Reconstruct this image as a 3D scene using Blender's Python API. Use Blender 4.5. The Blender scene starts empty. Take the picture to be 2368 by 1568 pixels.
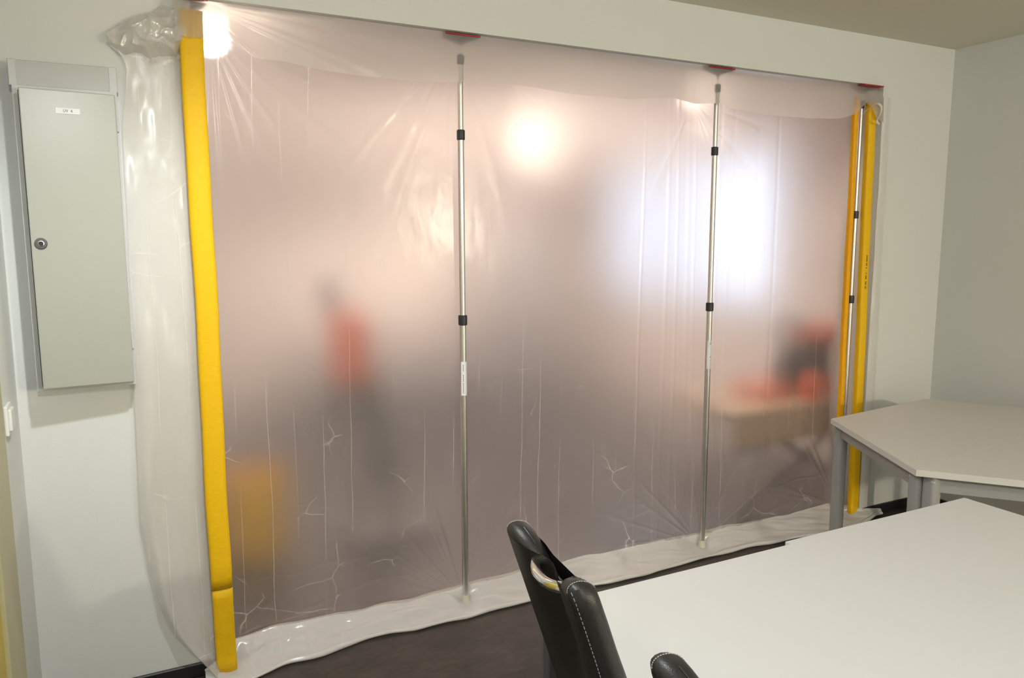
import bpy, bmesh, math, random
import numpy as np
from mathutils import Vector, Matrix, Euler, noise

# ------------------------------------------------------------------ camera, world, exposure
scene = bpy.context.scene
C = scene.collection
FPX = 1754.1
YAW, TILT, ROLL = 0.46646, 0.13161, -0.002
cam_d = bpy.data.cameras.new('camera')
cam_d.sensor_fit = 'HORIZONTAL'
cam_d.sensor_width = 36.0
cam_d.lens = FPX / 2368 * 36.0
cam_d.clip_start = 0.05
cam = bpy.data.objects.new('camera', cam_d)
C.objects.link(cam)
cam.location = (0.3365, -2.930, 1.6084)
_f = Vector((math.sin(YAW) * math.cos(TILT), math.cos(YAW) * math.cos(TILT), -math.sin(TILT)))
_r = Vector((math.cos(YAW), -math.sin(YAW), 0))
_u = _r.cross(_f)
_r2 = _r * math.cos(ROLL) + _u * math.sin(ROLL)
_u2 = _u * math.cos(ROLL) - _r * math.sin(ROLL)
cam.matrix_world = Matrix(((_r2.x, _u2.x, -_f.x, 0.3365), (_r2.y, _u2.y, -_f.y, -2.930),
                           (_r2.z, _u2.z, -_f.z, 1.6084), (0, 0, 0, 1)))
scene.camera = cam

world = bpy.data.worlds.new('overcast_sky')
scene.world = world
world.use_nodes = True
wb = world.node_tree.nodes['Background']
wb.inputs[0].default_value = (0.84, 0.87, 1.0, 1)
wb.inputs[1].default_value = 1.55

vs = scene.view_settings
vs.view_transform = 'Standard'
vs.look = 'None'
vs.exposure = 0.06
vs.gamma = 1.0
vs.use_curve_mapping = False
try:
    scene.cycles.max_bounces = 5
    scene.cycles.diffuse_bounces = 3
    scene.cycles.glossy_bounces = 3
    scene.cycles.transmission_bounces = 5
    scene.cycles.transparent_max_bounces = 8
    scene.cycles.use_adaptive_sampling = True
    scene.cycles.adaptive_threshold = 0.07
    scene.cycles.sample_clamp_indirect = 4.0
    scene.cycles.use_denoising = True
    scene.cycles.blur_glossy = 0.3
except Exception:
    pass

# lamp powers (watts) and colours, used by the lamp builder below
FRONT_COL = (0.95, 0.985, 1.0)
WARM_COL = (1.0, 0.90, 0.70)
BACK_COL = (1.0, 0.83, 0.70)

# ------------------------------------------------------------------ materials
def new_mat(name):
    m = bpy.data.materials.new(name)
    m.use_nodes = True
    nt = m.node_tree
    return m, nt, nt.nodes['Principled BSDF']

def N(nt, typ, **kw):
    n = nt.nodes.new(typ)
    for k, v in kw.items():
        setattr(n, k, v)
    return n

def plain(name, col, rough=0.5, metal=0.0, var=0.06, scale=8.0, bump=0.0, bscale=200.0, spec=0.5, coat=0.0):
    m, nt, b = new_mat(name)
    tc = N(nt, 'ShaderNodeTexCoord')
    nz = N(nt, 'ShaderNodeTexNoise')
    nz.inputs['Scale'].default_value = scale
    nz.inputs['Detail'].default_value = 4
    nt.links.new(tc.outputs['Object'], nz.inputs['Vector'])
    mx = N(nt, 'ShaderNodeMix', data_type='RGBA')
    mx.inputs['A'].default_value = (*[c * (1 - var) for c in col], 1)
    mx.inputs['B'].default_value = (*[min(1, c * (1 + var)) for c in col], 1)
    nt.links.new(nz.outputs['Fac'], mx.inputs['Factor'])
    nt.links.new(mx.outputs['Result'], b.inputs['Base Color'])
    b.inputs['Roughness'].default_value = rough
    b.inputs['Metallic'].default_value = metal
    b.inputs['Specular IOR Level'].default_value = spec
    b.inputs['Coat Weight'].default_value = coat
    if bump:
        n2 = N(nt, 'ShaderNodeTexNoise')
        n2.inputs['Scale'].default_value = bscale
        n2.inputs['Detail'].default_value = 3
        nt.links.new(tc.outputs['Object'], n2.inputs['Vector'])
        bp = N(nt, 'ShaderNodeBump')
        bp.inputs['Strength'].default_value = bump
        bp.inputs['Distance'].default_value = 0.002
        nt.links.new(n2.outputs['Fac'], bp.inputs['Height'])
        nt.links.new(bp.outputs['Normal'], b.inputs['Normal'])
    return m

M = {}
M['wall'] = plain('painted_wall', (0.71, 0.72, 0.695), 0.85, var=0.015, scale=3, bump=0.25, bscale=260)
M['ceiling'] = plain('painted_ceiling', (0.72, 0.69, 0.58), 0.9, var=0.015, scale=3, bump=0.2, bscale=200)
M['back_wall'] = plain('back_room_plaster', (0.82, 0.76, 0.73), 0.9, var=0.02, scale=2)
M['back_floor'] = plain('back_room_floor', (0.075, 0.073, 0.080), 0.26, var=0.2, scale=3)
M['baseboard'] = plain('black_vinyl', (0.014, 0.014, 0.016), 0.45, var=0.1)
M['cab_door'] = plain('lacquered_steel', (0.405, 0.412, 0.36), 0.25, var=0.015, scale=5, bump=0.06, bscale=350, spec=0.4)
M['cab_frame'] = plain('grey_lacquer', (0.55, 0.56, 0.545), 0.45, var=0.02)
M['cab_cover'] = plain('grey_plastic_cover', (0.47, 0.475, 0.45), 0.5, var=0.03)
M['lock_grey'] = plain('lock_grey', (0.10, 0.10, 0.11), 0.4)
M['steel'] = plain('brushed_steel', (0.62, 0.62, 0.6), 0.3, metal=1.0)
M['label'] = plain('label_white', (0.80, 0.80, 0.82), 0.5, var=0.02)
M['ink'] = plain('printed_ink', (0.05, 0.05, 0.055), 0.6)
M['red_ink'] = plain('red_ink', (0.6, 0.08, 0.05), 0.6)
M['alu'] = plain('anodised_tube', (0.70, 0.69, 0.66), 0.36, metal=1.0, var=0.03)
M['black_plastic'] = plain('black_plastic', (0.02, 0.02, 0.023), 0.45)
M['white_rubber'] = plain('white_rubber', (0.62, 0.59, 0.47), 0.7)
M['red_plastic'] = plain('red_plastic', (0.38, 0.012, 0.02), 0.4)
M['dark_plastic'] = plain('charcoal_plastic', (0.045, 0.045, 0.055), 0.5)
M['tabletop'] = plain('white_laminate', (0.65, 0.65, 0.64), 0.5, var=0.01, scale=2, spec=0.3)
M['tabletop_back'] = plain('greyish_laminate', (0.64, 0.62, 0.58), 0.45, var=0.015, scale=30)
M['edge_band'] = plain('edge_band', (0.66, 0.64, 0.60), 0.5, var=0.02)
M['table_grey'] = plain('powder_coated_grey', (0.33, 0.325, 0.31), 0.45, var=0.03)
M['table_dark'] = plain('powder_coated_dark', (0.07, 0.075, 0.08), 0.45, var=0.03)
M['bolt'] = plain('plastic_cap', (0.42, 0.41, 0.40), 0.4)
M['leather'] = plain('black_leather', (0.016, 0.0155, 0.0145), 0.38, var=0.12, scale=30, bump=0.25, bscale=500, spec=0.45)
M['chrome'] = plain('chrome', (0.86, 0.86, 0.86), 0.06, metal=1.0, var=0.01)
M['thread'] = plain('white_thread', (0.42, 0.41, 0.37), 0.8)
M['white_switch'] = plain('switch_plastic', (0.78, 0.78, 0.74), 0.4, var=0.01)
M['door_frame'] = plain('beige_door_frame', (0.44, 0.41, 0.25), 0.45, var=0.02)
M['door_leaf'] = plain('yellow_door_leaf', (0.52, 0.40, 0.05), 0.4, var=0.03)
M['orange'] = plain('orange_machine_paint', (0.80, 0.11, 0.02), 0.4)
M['red_machine'] = plain('red_machine_paint', (0.78, 0.17, 0.09), 0.4)
M['bucket'] = plain('yellow_bucket_plastic', (0.95, 0.55, 0.005), 0.5)
M['bench_wood'] = plain('bench_plywood', (0.62, 0.46, 0.30), 0.6, var=0.1, scale=12)
M['dark_metal'] = plain('dark_metal', (0.035, 0.035, 0.04), 0.5)
M['rig_metal'] = plain('rig_dark_grey', (0.20, 0.19, 0.20), 0.5)
M['locker'] = plain('grey_locker', (0.40, 0.38, 0.40), 0.5)
M['sideboard'] = plain('grey_sideboard', (0.36, 0.34, 0.35), 0.5)
M['frame_white'] = plain('window_frame_white', (0.8, 0.8, 0.8), 0.4)

# dark brown mottled vinyl floor
def floor_mat():
    m, nt, b = new_mat('concrete_look_vinyl')
    tc = N(nt, 'ShaderNodeTexCoord')
    n1 = N(nt, 'ShaderNodeTexNoise'); n1.inputs['Scale'].default_value = 3.2; n1.inputs['Detail'].default_value = 9; n1.inputs['Roughness'].default_value = 0.68
    n2 = N(nt, 'ShaderNodeTexNoise'); n2.inputs['Scale'].default_value = 22; n2.inputs['Detail'].default_value = 6
    mp = N(nt, 'ShaderNodeMapping'); mp.inputs['Scale'].default_value = (1, 2.2, 1); mp.inputs['Rotation'].default_value = (0, 0, 0.3)
    nt.links.new(tc.outputs['Object'], mp.inputs['Vector'])
    nt.links.new(mp.outputs['Vector'], n1.inputs['Vector']); nt.links.new(mp.outputs['Vector'], n2.inputs['Vector'])
    r = N(nt, 'ShaderNodeValToRGB')
    r.color_ramp.elements[0].position = 0.3; r.color_ramp.elements[0].color = (0.019, 0.015, 0.013, 1)
    r.color_ramp.elements[1].position = 0.72; r.color_ramp.elements[1].color = (0.066, 0.054, 0.047, 1)
    e = r.color_ramp.elements.new(0.5); e.color = (0.038, 0.031, 0.027, 1)
    ad = N(nt, 'ShaderNodeMix', data_type='FLOAT'); ad.inputs['Factor'].default_value = 0.3
    nt.links.new(n1.outputs['Fac'], ad.inputs['A']); nt.links.new(n2.outputs['Fac'], ad.inputs['B'])
    # laid in planks: thin dark joints
    br = N(nt, 'ShaderNodeTexBrick'); br.offset = 0.5
    br.inputs['Scale'].default_value = 1.0; br.inputs['Mortar Size'].default_value = 0.0012
    br.inputs['Brick Width'].default_value = 0.91; br.inputs['Row Height'].default_value = 0.46
    br.inputs['Color1'].default_value = (1, 1, 1, 1); br.inputs['Color2'].default_value = (0.88, 0.88, 0.88, 1); br.inputs['Mortar'].default_value = (0.55, 0.55, 0.55, 1)
    m2 = N(nt, 'ShaderNodeMapping'); m2.inputs['Rotation'].default_value = (0, 0, 0.0); m2.inputs['Location'].default_value = (0.23, 0.11, 0)
    nt.links.new(tc.outputs['Object'], m2.inputs['Vector']); nt.links.new(m2.outputs['Vector'], br.inputs['Vector'])
    mu = N(nt, 'ShaderNodeMix', data_type='RGBA', blend_type='MULTIPLY'); mu.inputs['Factor'].default_value = 1
    nt.links.new(ad.outputs['Result'], r.inputs['Fac'])
    nt.links.new(r.outputs['Color'], mu.inputs['A']); nt.links.new(br.outputs['Color'], mu.inputs['B'])
    nt.links.new(mu.outputs['Result'], b.inputs['Base Color'])
    b.inputs['Roughness'].default_value = 0.55
    b.inputs['Specular IOR Level'].default_value = 0.25
    bp = N(nt, 'ShaderNodeBump'); bp.inputs['Strength'].default_value = 0.25; bp.inputs['Distance'].default_value = 0.002
    nt.links.new(n2.outputs['Fac'], bp.inputs['Height']); nt.links.new(bp.outputs['Normal'], b.inputs['Normal'])
    return m
M['floor'] = floor_mat()

def foam_mat(name, col):
    m, nt, b = new_mat(name)
    tc = N(nt, 'ShaderNodeTexCoord')
    n1 = N(nt, 'ShaderNodeTexNoise'); n1.inputs['Scale'].default_value = 60; n1.inputs['Detail'].default_value = 5
    mp = N(nt, 'ShaderNodeMapping'); mp.inputs['Scale'].default_value = (1, 1, 2.5)
    nt.links.new(tc.outputs['Object'], mp.inputs['Vector']); nt.links.new(mp.outputs['Vector'], n1.inputs['Vector'])
    mx = N(nt, 'ShaderNodeMix', data_type='RGBA')
    mx.inputs['A'].default_value = (*[c * 0.93 for c in col], 1); mx.inputs['B'].default_value = (*[min(1, c * 1.05) for c in col], 1)
    nt.links.new(n1.outputs['Fac'], mx.inputs['Factor']); nt.links.new(mx.outputs['Result'], b.inputs['Base Color'])
    b.inputs['Roughness'].default_value = 0.55
    b.inputs['Specular IOR Level'].default_value = 0.3
    bp = N(nt, 'ShaderNodeBump'); bp.inputs['Strength'].default_value = 0.35; bp.inputs['Distance'].default_value = 0.002
    nt.links.new(n1.outputs['Fac'], bp.inputs['Height']); nt.links.new(bp.outputs['Normal'], b.inputs['Normal'])
    return m
M['foam'] = foam_mat('yellow_foam', (0.88, 0.52, 0.005))
M['foam_orange'] = foam_mat('orange_yellow_foam', (0.92, 0.44, 0.004))

# translucent construction film: blurred transmission + white scatter + gloss, with pressed-in fold creases
def film_mat(name, w_refr, w_transp, w_transl, w_diff, rough, ior, crease=1.0, gloss=0.05, tint=(1, 0.975, 0.955)):
    m = bpy.data.materials.new(name); m.use_nodes = True
    nt = m.node_tree; nt.nodes.clear()
    out = N(nt, 'ShaderNodeOutputMaterial')
    geo = N(nt, 'ShaderNodeNewGeometry')
    sep = N(nt, 'ShaderNodeSeparateXYZ'); nt.links.new(geo.outputs['Position'], sep.inputs[0])
    L = nt.links.new
    def math_(op, a, b=None, c=None):
        n = N(nt, 'ShaderNodeMath', operation=op)
        for i, v in enumerate((a, b, c)):
            if v is None: continue
            if isinstance(v, (int, float)): n.inputs[i].default_value = v
            else: L(v, n.inputs[i])
        return n.outputs[0]
    def noise_(scale, detail=3, vscale=(1, 1, 1)):
        mp = N(nt, 'ShaderNodeMapping'); mp.inputs['Scale'].default_value = vscale
        L(geo.outputs['Position'], mp.inputs['Vector'])
        n = N(nt, 'ShaderNodeTexNoise'); n.inputs['Scale'].default_value = scale; n.inputs['Detail'].default_value = detail
        L(mp.outputs['Vector'], n.inputs['Vector']); return n.outputs['Fac']
    # vertical fold lines
    warp = math_('MULTIPLY_ADD', noise_(1.3, 2), 0.05, math_('MULTIPLY', noise_(9, 2), 0.006))
    xx = math_('ADD', sep.outputs['X'], warp)
    v1 = N(nt, 'ShaderNodeTexVoronoi', voronoi_dimensions='1D', feature='DISTANCE_TO_EDGE')
    v1.inputs['Scale'].default_value = 9.0; L(xx, v1.inputs['W'])
    l1 = math_('SUBTRACT', 1.0, math_('MULTIPLY', v1.outputs['Distance'], 1 / 0.018)); l1 = math_('MAXIMUM', l1, 0.0)
    nm = noise_(2.2, 3, (2.0, 1, 0.8)); msk = math_('MULTIPLY', math_('MAXIMUM', math_('SUBTRACT', nm, 0.42), 0.0), 5.0)
    l1 = math_('MULTIPLY', l1, math_('MINIMUM', msk, 1.0))
    # sparse crumple lines
    mp2 = N(nt, 'ShaderNodeMapping'); mp2.inputs['Scale'].default_value = (1.0, 1.0, 1.6)
    L(geo.outputs['Position'], mp2.inputs['Vector'])
    dn = N(nt, 'ShaderNodeTexNoise'); dn.inputs['Scale'].default_value = 4; dn.inputs['Detail'].default_value = 3; L(mp2.outputs['Vector'], dn.inputs['Vector'])
    va = N(nt, 'ShaderNodeVectorMath', operation='MULTIPLY_ADD'); va.inputs[1].default_value = (0.12, 0.12, 0.12)
    L(dn.outputs['Color'], va.inputs[0]); L(mp2.outputs['Vector'], va.inputs[2])
    v2 = N(nt, 'ShaderNodeTexVoronoi', voronoi_dimensions='3D', feature='DISTANCE_TO_EDGE'); v2.inputs['Scale'].default_value = 4.5
    L(va.outputs[0], v2.inputs['Vector'])
    l2 = math_('MAXIMUM', math_('SUBTRACT', 1.0, math_('MULTIPLY', v2.outputs['Distance'], 1 / 0.016)), 0.0)
    nm2 = noise_(3.5, 3); msk2 = math_('MINIMUM', math_('MULTIPLY', math_('MAXIMUM', math_('SUBTRACT', math_('ADD', nm2, math_('MULTIPLY', math_('MAXIMUM', math_('SUBTRACT', 0.45, sep.outputs['Z']), 0.0), 0.22)), 0.56), 0.0), 8.0), 1.0)
    l2 = math_('MULTIPLY', l2, msk2)
    lines = math_('MULTIPLY', math_('MINIMUM', math_('ADD', l1, l2), 1.0), crease)
    fine = noise_(14, 2, (1, 1, 0.5))
    h = math_('MULTIPLY', fine, 0.0022)
    bp = N(nt, 'ShaderNodeBump'); bp.inputs['Strength'].default_value = 0.8; bp.inputs['Distance'].default_value = 1.0
    L(h, bp.inputs['Height'])
    refr = N(nt, 'ShaderNodeBsdfRefraction', distribution='BECKMANN')
    refr.inputs['Color'].default_value = (*tint, 1); refr.inputs['Roughness'].default_value = rough; refr.inputs['IOR'].default_value = ior
    transp = N(nt, 'ShaderNodeBsdfTransparent'); transp.inputs['Color'].default_value = (*tint, 1)
    transl = N(nt, 'ShaderNodeBsdfTranslucent'); transl.inputs['Color'].default_value = (0.95, 0.93, 0.92, 1)
    diff = N(nt, 'ShaderNodeBsdfDiffuse'); diff.inputs['Color'].default_value = (0.93, 0.91, 0.88, 1)
    def mix(a, b, f):
        n = N(nt, 'ShaderNodeMixShader')
        if isinstance(f, (int, float)): n.inputs[0].default_value = f
        else: L(f, n.inputs[0])
        L(a, n.inputs[1]); L(b, n.inputs[2]); return n.outputs[0]
    clear = mix(refr.outputs[0], transp.outputs[0], w_transp / max(1e-6, w_refr + w_transp)) if w_refr > 0 else transp.outputs[0]
    scat = mix(transl.outputs[0], diff.outputs[0], w_diff / (w_transl + w_diff))
    fsc = math_('MINIMUM', math_('MULTIPLY_ADD', lines, 0.55, w_transl + w_diff), 1.0)
    body = mix(clear, scat, fsc)
    gl = N(nt, 'ShaderNodeBsdfGlossy'); gl.inputs['Roughness'].default_value = 0.2; gl.inputs['Color'].default_value = (1, 1, 1, 1)
    L(bp.outputs['Normal'], gl.inputs['Normal'])
    lw = N(nt, 'ShaderNodeLayerWeight'); lw.inputs['Blend'].default_value = 0.25
    fg = math_('MULTIPLY_ADD', lw.outputs['Fresnel'], 0.28, gloss)
    fin = mix(body, gl.outputs[0], fg)
    L(fin, out.inputs['Surface'])
    return m
M['film'] = film_mat('milky_film', 0.87, 0.0, 0.085, 0.04, 0.80, 1.16, gloss=0.012)
M['film_flap'] = film_mat('milky_film_single', 0.56, 0.07, 0.19, 0.18, 0.66, 1.13, crease=0.6, gloss=0.03)
M['film_wall'] = film_mat('milky_film_on_wall', 0.0, 0.58, 0.12, 0.30, 0.5, 1.1, crease=0.6, gloss=0.03)
M['film_bunch'] = film_mat('milky_film_crumpled', 0.0, 0.46, 0.10, 0.44, 0.5, 1.1, crease=0.15, gloss=0.10)
M['film_folded'] = film_mat('milky_film_folded', 0.0, 0.12, 0.26, 0.62, 0.5, 1.1, crease=0.12, gloss=0.06, tint=(1, 0.97, 0.95))

def emis(name, col, s):
    m = bpy.data.materials.new(name); m.use_nodes = True
    nt = m.node_tree; nt.nodes.clear()
    o = N(nt, 'ShaderNodeOutputMaterial'); e = N(nt, 'ShaderNodeEmission')
    e.inputs[0].default_value = (*col, 1); e.inputs[1].default_value = s
    nt.links.new(e.outputs[0], o.inputs[0]); return m
M['bulb_front'] = emis('lit_bulb', FRONT_COL, 30)
M['bulb_soft'] = emis('lit_soft_halogen', BACK_COL, 60)
M['bulb_fill'] = emis('lit_fill_bulb', WARM_COL, 20)
M['bulb_back'] = emis('lit_halogen', BACK_COL, 30)
M['bulb_added'] = emis('lit_added_halogen', BACK_COL, 2)

def glass_mat():
    m = bpy.data.materials.new('window_glass'); m.use_nodes = True
    nt = m.node_tree; nt.nodes.clear()
    o = N(nt, 'ShaderNodeOutputMaterial'); t = N(nt, 'ShaderNodeBsdfTransparent'); g = N(nt, 'ShaderNodeBsdfGlossy')
    g.inputs['Roughness'].default_value = 0.02; t.inputs[0].default_value = (0.96, 0.98, 1, 1)
    lw = N(nt, 'ShaderNodeLayerWeight'); lw.inputs[0].default_value = 0.12
    mx = N(nt, 'ShaderNodeMixShader')
    nt.links.new(lw.outputs['Fresnel'], mx.inputs[0]); nt.links.new(t.outputs[0], mx.inputs[1]); nt.links.new(g.outputs[0], mx.inputs[2])
    nt.links.new(mx.outputs[0], o.inputs[0]); return m
M['glass'] = glass_mat()

# ------------------------------------------------------------------ mesh helpers
def link_mesh(name, me, mat, parent=None, smooth=False):
    o = bpy.data.objects.new(name, me)
    if isinstance(mat, str): mat = M[mat]
    me.materials.append(mat)
    if smooth:
        for p in me.polygons: p.use_smooth = True
    C.objects.link(o)
    if parent is not None:
        o.parent = parent
        o.matrix_parent_inverse = parent_world(parent).inverted()
    return o

def parent_world(p):
    m = Matrix.LocRotScale(p.location, p.rotation_euler, p.scale)
    if p.parent is not None:
        m = parent_world(p.parent) @ p.matrix_parent_inverse @ m
    return m

def obj(name, bm, mat, parent=None, smooth=False):
    me = bpy.data.meshes.new(name)
    bmesh.ops.recalc_face_normals(bm, faces=bm.faces)
    bm.to_mesh(me); bm.free()
    return link_mesh(name, me, mat, parent, smooth)

def thing(name, label, cat, loc=(0, 0, 0), group=None, kind=None):
    o = bpy.data.objects.new(name, None)
    o.empty_display_size = 0.1
    o.location = loc
    C.objects.link(o)
    if label: o['label'] = label
    if cat: o['category'] = cat
    if group: o['group'] = group
    if kind: o['kind'] = kind
    return o

def tag(o, label=None, cat=None, group=None, kind=None):
    if label: o['label'] = label
    if cat: o['category'] = cat
    if group: o['group'] = group
    if kind: o['kind'] = kind
    return o

def box(bm, x0, x1, y0, y1, z0, z1, bevel=0.0, seg=2):
    r = bmesh.ops.create_cube(bm, size=1.0)
    vs_ = r['verts']
    for v in vs_:
        v.co = Vector((x0 + (v.co.x + .5) * (x1 - x0), y0 + (v.co.y + .5) * (y1 - y0), z0 + (v.co.z + .5) * (z1 - z0)))
    if bevel:
        ed = list({e for v in vs_ for e in v.link_edges})
        bmesh.ops.bevel(bm, geom=ed, offset=bevel, segments=seg, profile=0.5, affect='EDGES', clamp_overlap=True)
    return vs_

def mkbox(name, mat, parent, x0, x1, y0, y1, z0, z1, bevel=0.0, seg=2, smooth=False):
    bm = bmesh.new(); box(bm, x0, x1, y0, y1, z0, z1, bevel, seg)
    return obj(name, bm, mat, parent, smooth)

def lathe(bm, prof, cx, cy, n=24):
    # prof: list of (r, z)
    rings = []
    for r, z in prof:
        if r < 1e-6: rings.append([bm.verts.new((cx, cy, z))])
        else: rings.append([bm.verts.new((cx + r * math.cos(2 * math.pi * i / n), cy + r * math.sin(2 * math.pi * i / n), z)) for i in range(n)])
    for a, b in zip(rings[:-1], rings[1:]):
        for i in range(n):
            j = (i + 1) % n
            if len(a) == 1 and len(b) == 1: continue
            if len(a) == 1: bm.faces.new((a[0], b[i], b[j]))
            elif len(b) == 1: bm.faces.new((a[i], b[0], a[j]))
            else: bm.faces.new((a[i], b[i], b[j], a[j]))
    return bm

def mklathe(name, mat, parent, prof, cx, cy, n=24, smooth=True):
    bm = bmesh.new(); lathe(bm, prof, cx, cy, n)
    o = obj(name, bm, mat, parent, smooth)
    auto_smooth(o); return o

def auto_smooth(o, ang=40):
    me = o.data
    for p in me.polygons: p.use_smooth = True
    bm = bmesh.new(); bm.from_mesh(me)
    for e in bm.edges:
        if len(e.link_faces) == 2 and e.calc_face_angle(0) > math.radians(ang): e.smooth = False
    bm.to_mesh(me); bm.free()

def tube(bm, pts, r, n=12, caps=True):
    pts = [Vector(p) for p in pts]
    rr = r if isinstance(r, (list, tuple)) else [r] * len(pts)
    prev = None; rings = []
    for i, p in enumerate(pts):
        t = (pts[min(i + 1, len(pts) - 1)] - pts[max(i - 1, 0)]).normalized()
        if prev is None:
            a = Vector((0, 0, 1)) if abs(t.z) < .9 else Vector((1, 0, 0))
            nrm = (a - t * a.dot(t)).normalized()
        else:
            nrm = (prev - t * prev.dot(t)).normalized()
        prev = nrm; bn = t.cross(nrm)
        rings.append([bm.verts.new(p + rr[i] * (nrm * math.cos(2 * math.pi * k / n) + bn * math.sin(2 * math.pi * k / n))) for k in range(n)])
    for a, b in zip(rings[:-1], rings[1:]):
        for k in range(n):
            j = (k + 1) % n
            bm.faces.new((a[k], a[j], b[j], b[k]))
    if caps:
        bm.faces.new(rings[0][::-1]); bm.faces.new(rings[-1])

def mktube(name, mat, parent, pts, r, n=12):
    bm = bmesh.new(); tube(bm, pts, r, n)
    o = obj(name, bm, mat, parent, True); auto_smooth(o); return o

def prism(bm, poly, z0, z1):
    lo = [bm.verts.new((x, y, z0)) for x, y in poly]; hi = [bm.verts.new((x, y, z1)) for x, y in poly]
    n = len(poly)
    for i in range(n):
        j = (i + 1) % n
        bm.faces.new((lo[i], lo[j], hi[j], hi[i]))
    bm.faces.new(lo[::-1]); bm.faces.new(hi)

def smoothpath(pts, k=6):
    # Catmull-Rom
    pts = [Vector(p) for p in pts]; out = []
    for i in range(len(pts) - 1):
        p0, p1, p2, p3 = pts[max(i - 1, 0)], pts[i], pts[i + 1], pts[min(i + 2, len(pts) - 1)]
        for j in range(k):
            t = j / k
            out.append(0.5 * ((2 * p1) + (-p0 + p2) * t + (2 * p0 - 5 * p1 + 4 * p2 - p3) * t * t + (-p0 + 3 * p1 - 3 * p2 + p3) * t ** 3))
    out.append(pts[-1]); return out

# smooth 2D value noise in numpy
def vnoise(x, y, seed=0):
    rs = np.random.RandomState(seed); T = rs.rand(64, 64) * 2 - 1
    xi = np.floor(x).astype(int); yi = np.floor(y).astype(int)
    fx = x - xi; fy = y - yi
    fx = fx * fx * fx * (fx * (fx * 6 - 15) + 10); fy = fy * fy * fy * (fy * (fy * 6 - 15) + 10)
    g = lambda a, b: T[a % 64, b % 64]
    return (g(xi, yi) * (1 - fx) + g(xi + 1, yi) * fx) * (1 - fy) + (g(xi, yi + 1) * (1 - fx) + g(xi + 1, yi + 1) * fx) * fy

def grid_mesh(name, P, mat, parent=None, flip=False):
    # P: (nv, nu, 3)
    nv, nu = P.shape[:2]
    me = bpy.data.meshes.new(name)
    idx = np.arange(nv * nu).reshape(nv, nu)
    a, b, c_, d = idx[:-1, :-1].ravel(), idx[:-1, 1:].ravel(), idx[1:, 1:].ravel(), idx[1:, :-1].ravel()
    F = np.stack([a, d, c_, b] if flip else [a, b, c_, d], 1)
    me.vertices.add(nv * nu); me.vertices.foreach_set('co', P.reshape(-1).astype(np.float32))
    me.loops.add(F.size); me.loops.foreach_set('vertex_index', F.ravel().astype(np.int32))
    me.polygons.add(len(F)); me.polygons.foreach_set('loop_start', (np.arange(len(F)) * 4).astype(np.int32))
    me.polygons.foreach_set('loop_total', np.full(len(F), 4, np.int32))
    me.update(calc_edges=True); me.validate()
    return link_mesh(name, me, mat, parent, True)

# ------------------------------------------------------------------ room shell
WF = -0.05          # front face of the wall with the opening
WB = 0.20           # its back face
XA, XB = 0.575, 4.035  # jambs of the opening
HO = 2.42           # lintel underside
HC = 2.669          # ceiling
XL_, XR_ = -0.012, 4.615
YF = -6.6
BX0, BX1, BY1, BHC = -0.10, 4.80, 4.70, 2.52

def struct(name, bm, mat, parent=None):
    o = obj(name, bm, mat, parent)
    if parent is None: o['kind'] = 'structure'
    return o

def sbox(name, mat, *a):
    bm = bmesh.new(); box(bm, *a); return struct(name, bm, mat)

sbox('floor', 'floor', XL_, XR_, YF, WB, -0.1, 0.0)
sbox('floor_back_room', 'back_floor', BX0, BX1, WB, BY1, -0.1, 0.0)
sbox('ceiling', 'ceiling', XL_ - .2, XR_ + .2, YF - .2, WF, HC, HC + 0.1)
sbox('ceiling_back_room', 'back_wall', BX0 - .15, BX1 + .15, WB, BY1 + .15, BHC, BHC + 0.1)
# wall with the opening: two piers and the lintel above
sbox('wall_back_left', 'wall', XL_ - .2, XA, WF, WB, 0, HC + .05)
sbox('wall_back_right', 'wall', XB, XR_ + .3, WF, WB, 0, HC + .05)
sbox('wall_back_top', 'wall', XA, XB, WF, WB, HO, HC + .05)
sbox('wall_left', 'wall', XL_ - .2, XL_, YF, WF, 0, HC + .05)
sbox('wall_right', 'wall', XR_, XR_ + .2, YF, WF, 0, HC + .05)
sbox('wall_front', 'wall', XL_ - .2, XR_ + .2, YF - .2, YF, 0, HC + .05)
# back room
sbox('wall_back_room_left', 'back_wall', BX0 - .15, BX0, WB, BY1, 0, BHC + .05)
sbox('wall_back_room_far', 'back_wall', BX0 - .15, BX1 + .15, BY1, BY1 + .15, 0, BHC + .05)
# right wall of the back room with the window hole
WY0, WY1, WZ0, WZ1 = 1.65, 4.25, 1.05, 2.34
bm = bmesh.new()
box(bm, BX1, BX1 + .15, WB, WY0, 0, BHC + .05); box(bm, BX1, BX1 + .15, WY1, BY1, 0, BHC + .05)
box(bm, BX1, BX1 + .15, WY0, WY1, 0, WZ0); box(bm, BX1, BX1 + .15, WY0, WY1, WZ1, BHC + .05)
struct('wall_back_room_right', bm, 'back_wall')
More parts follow.
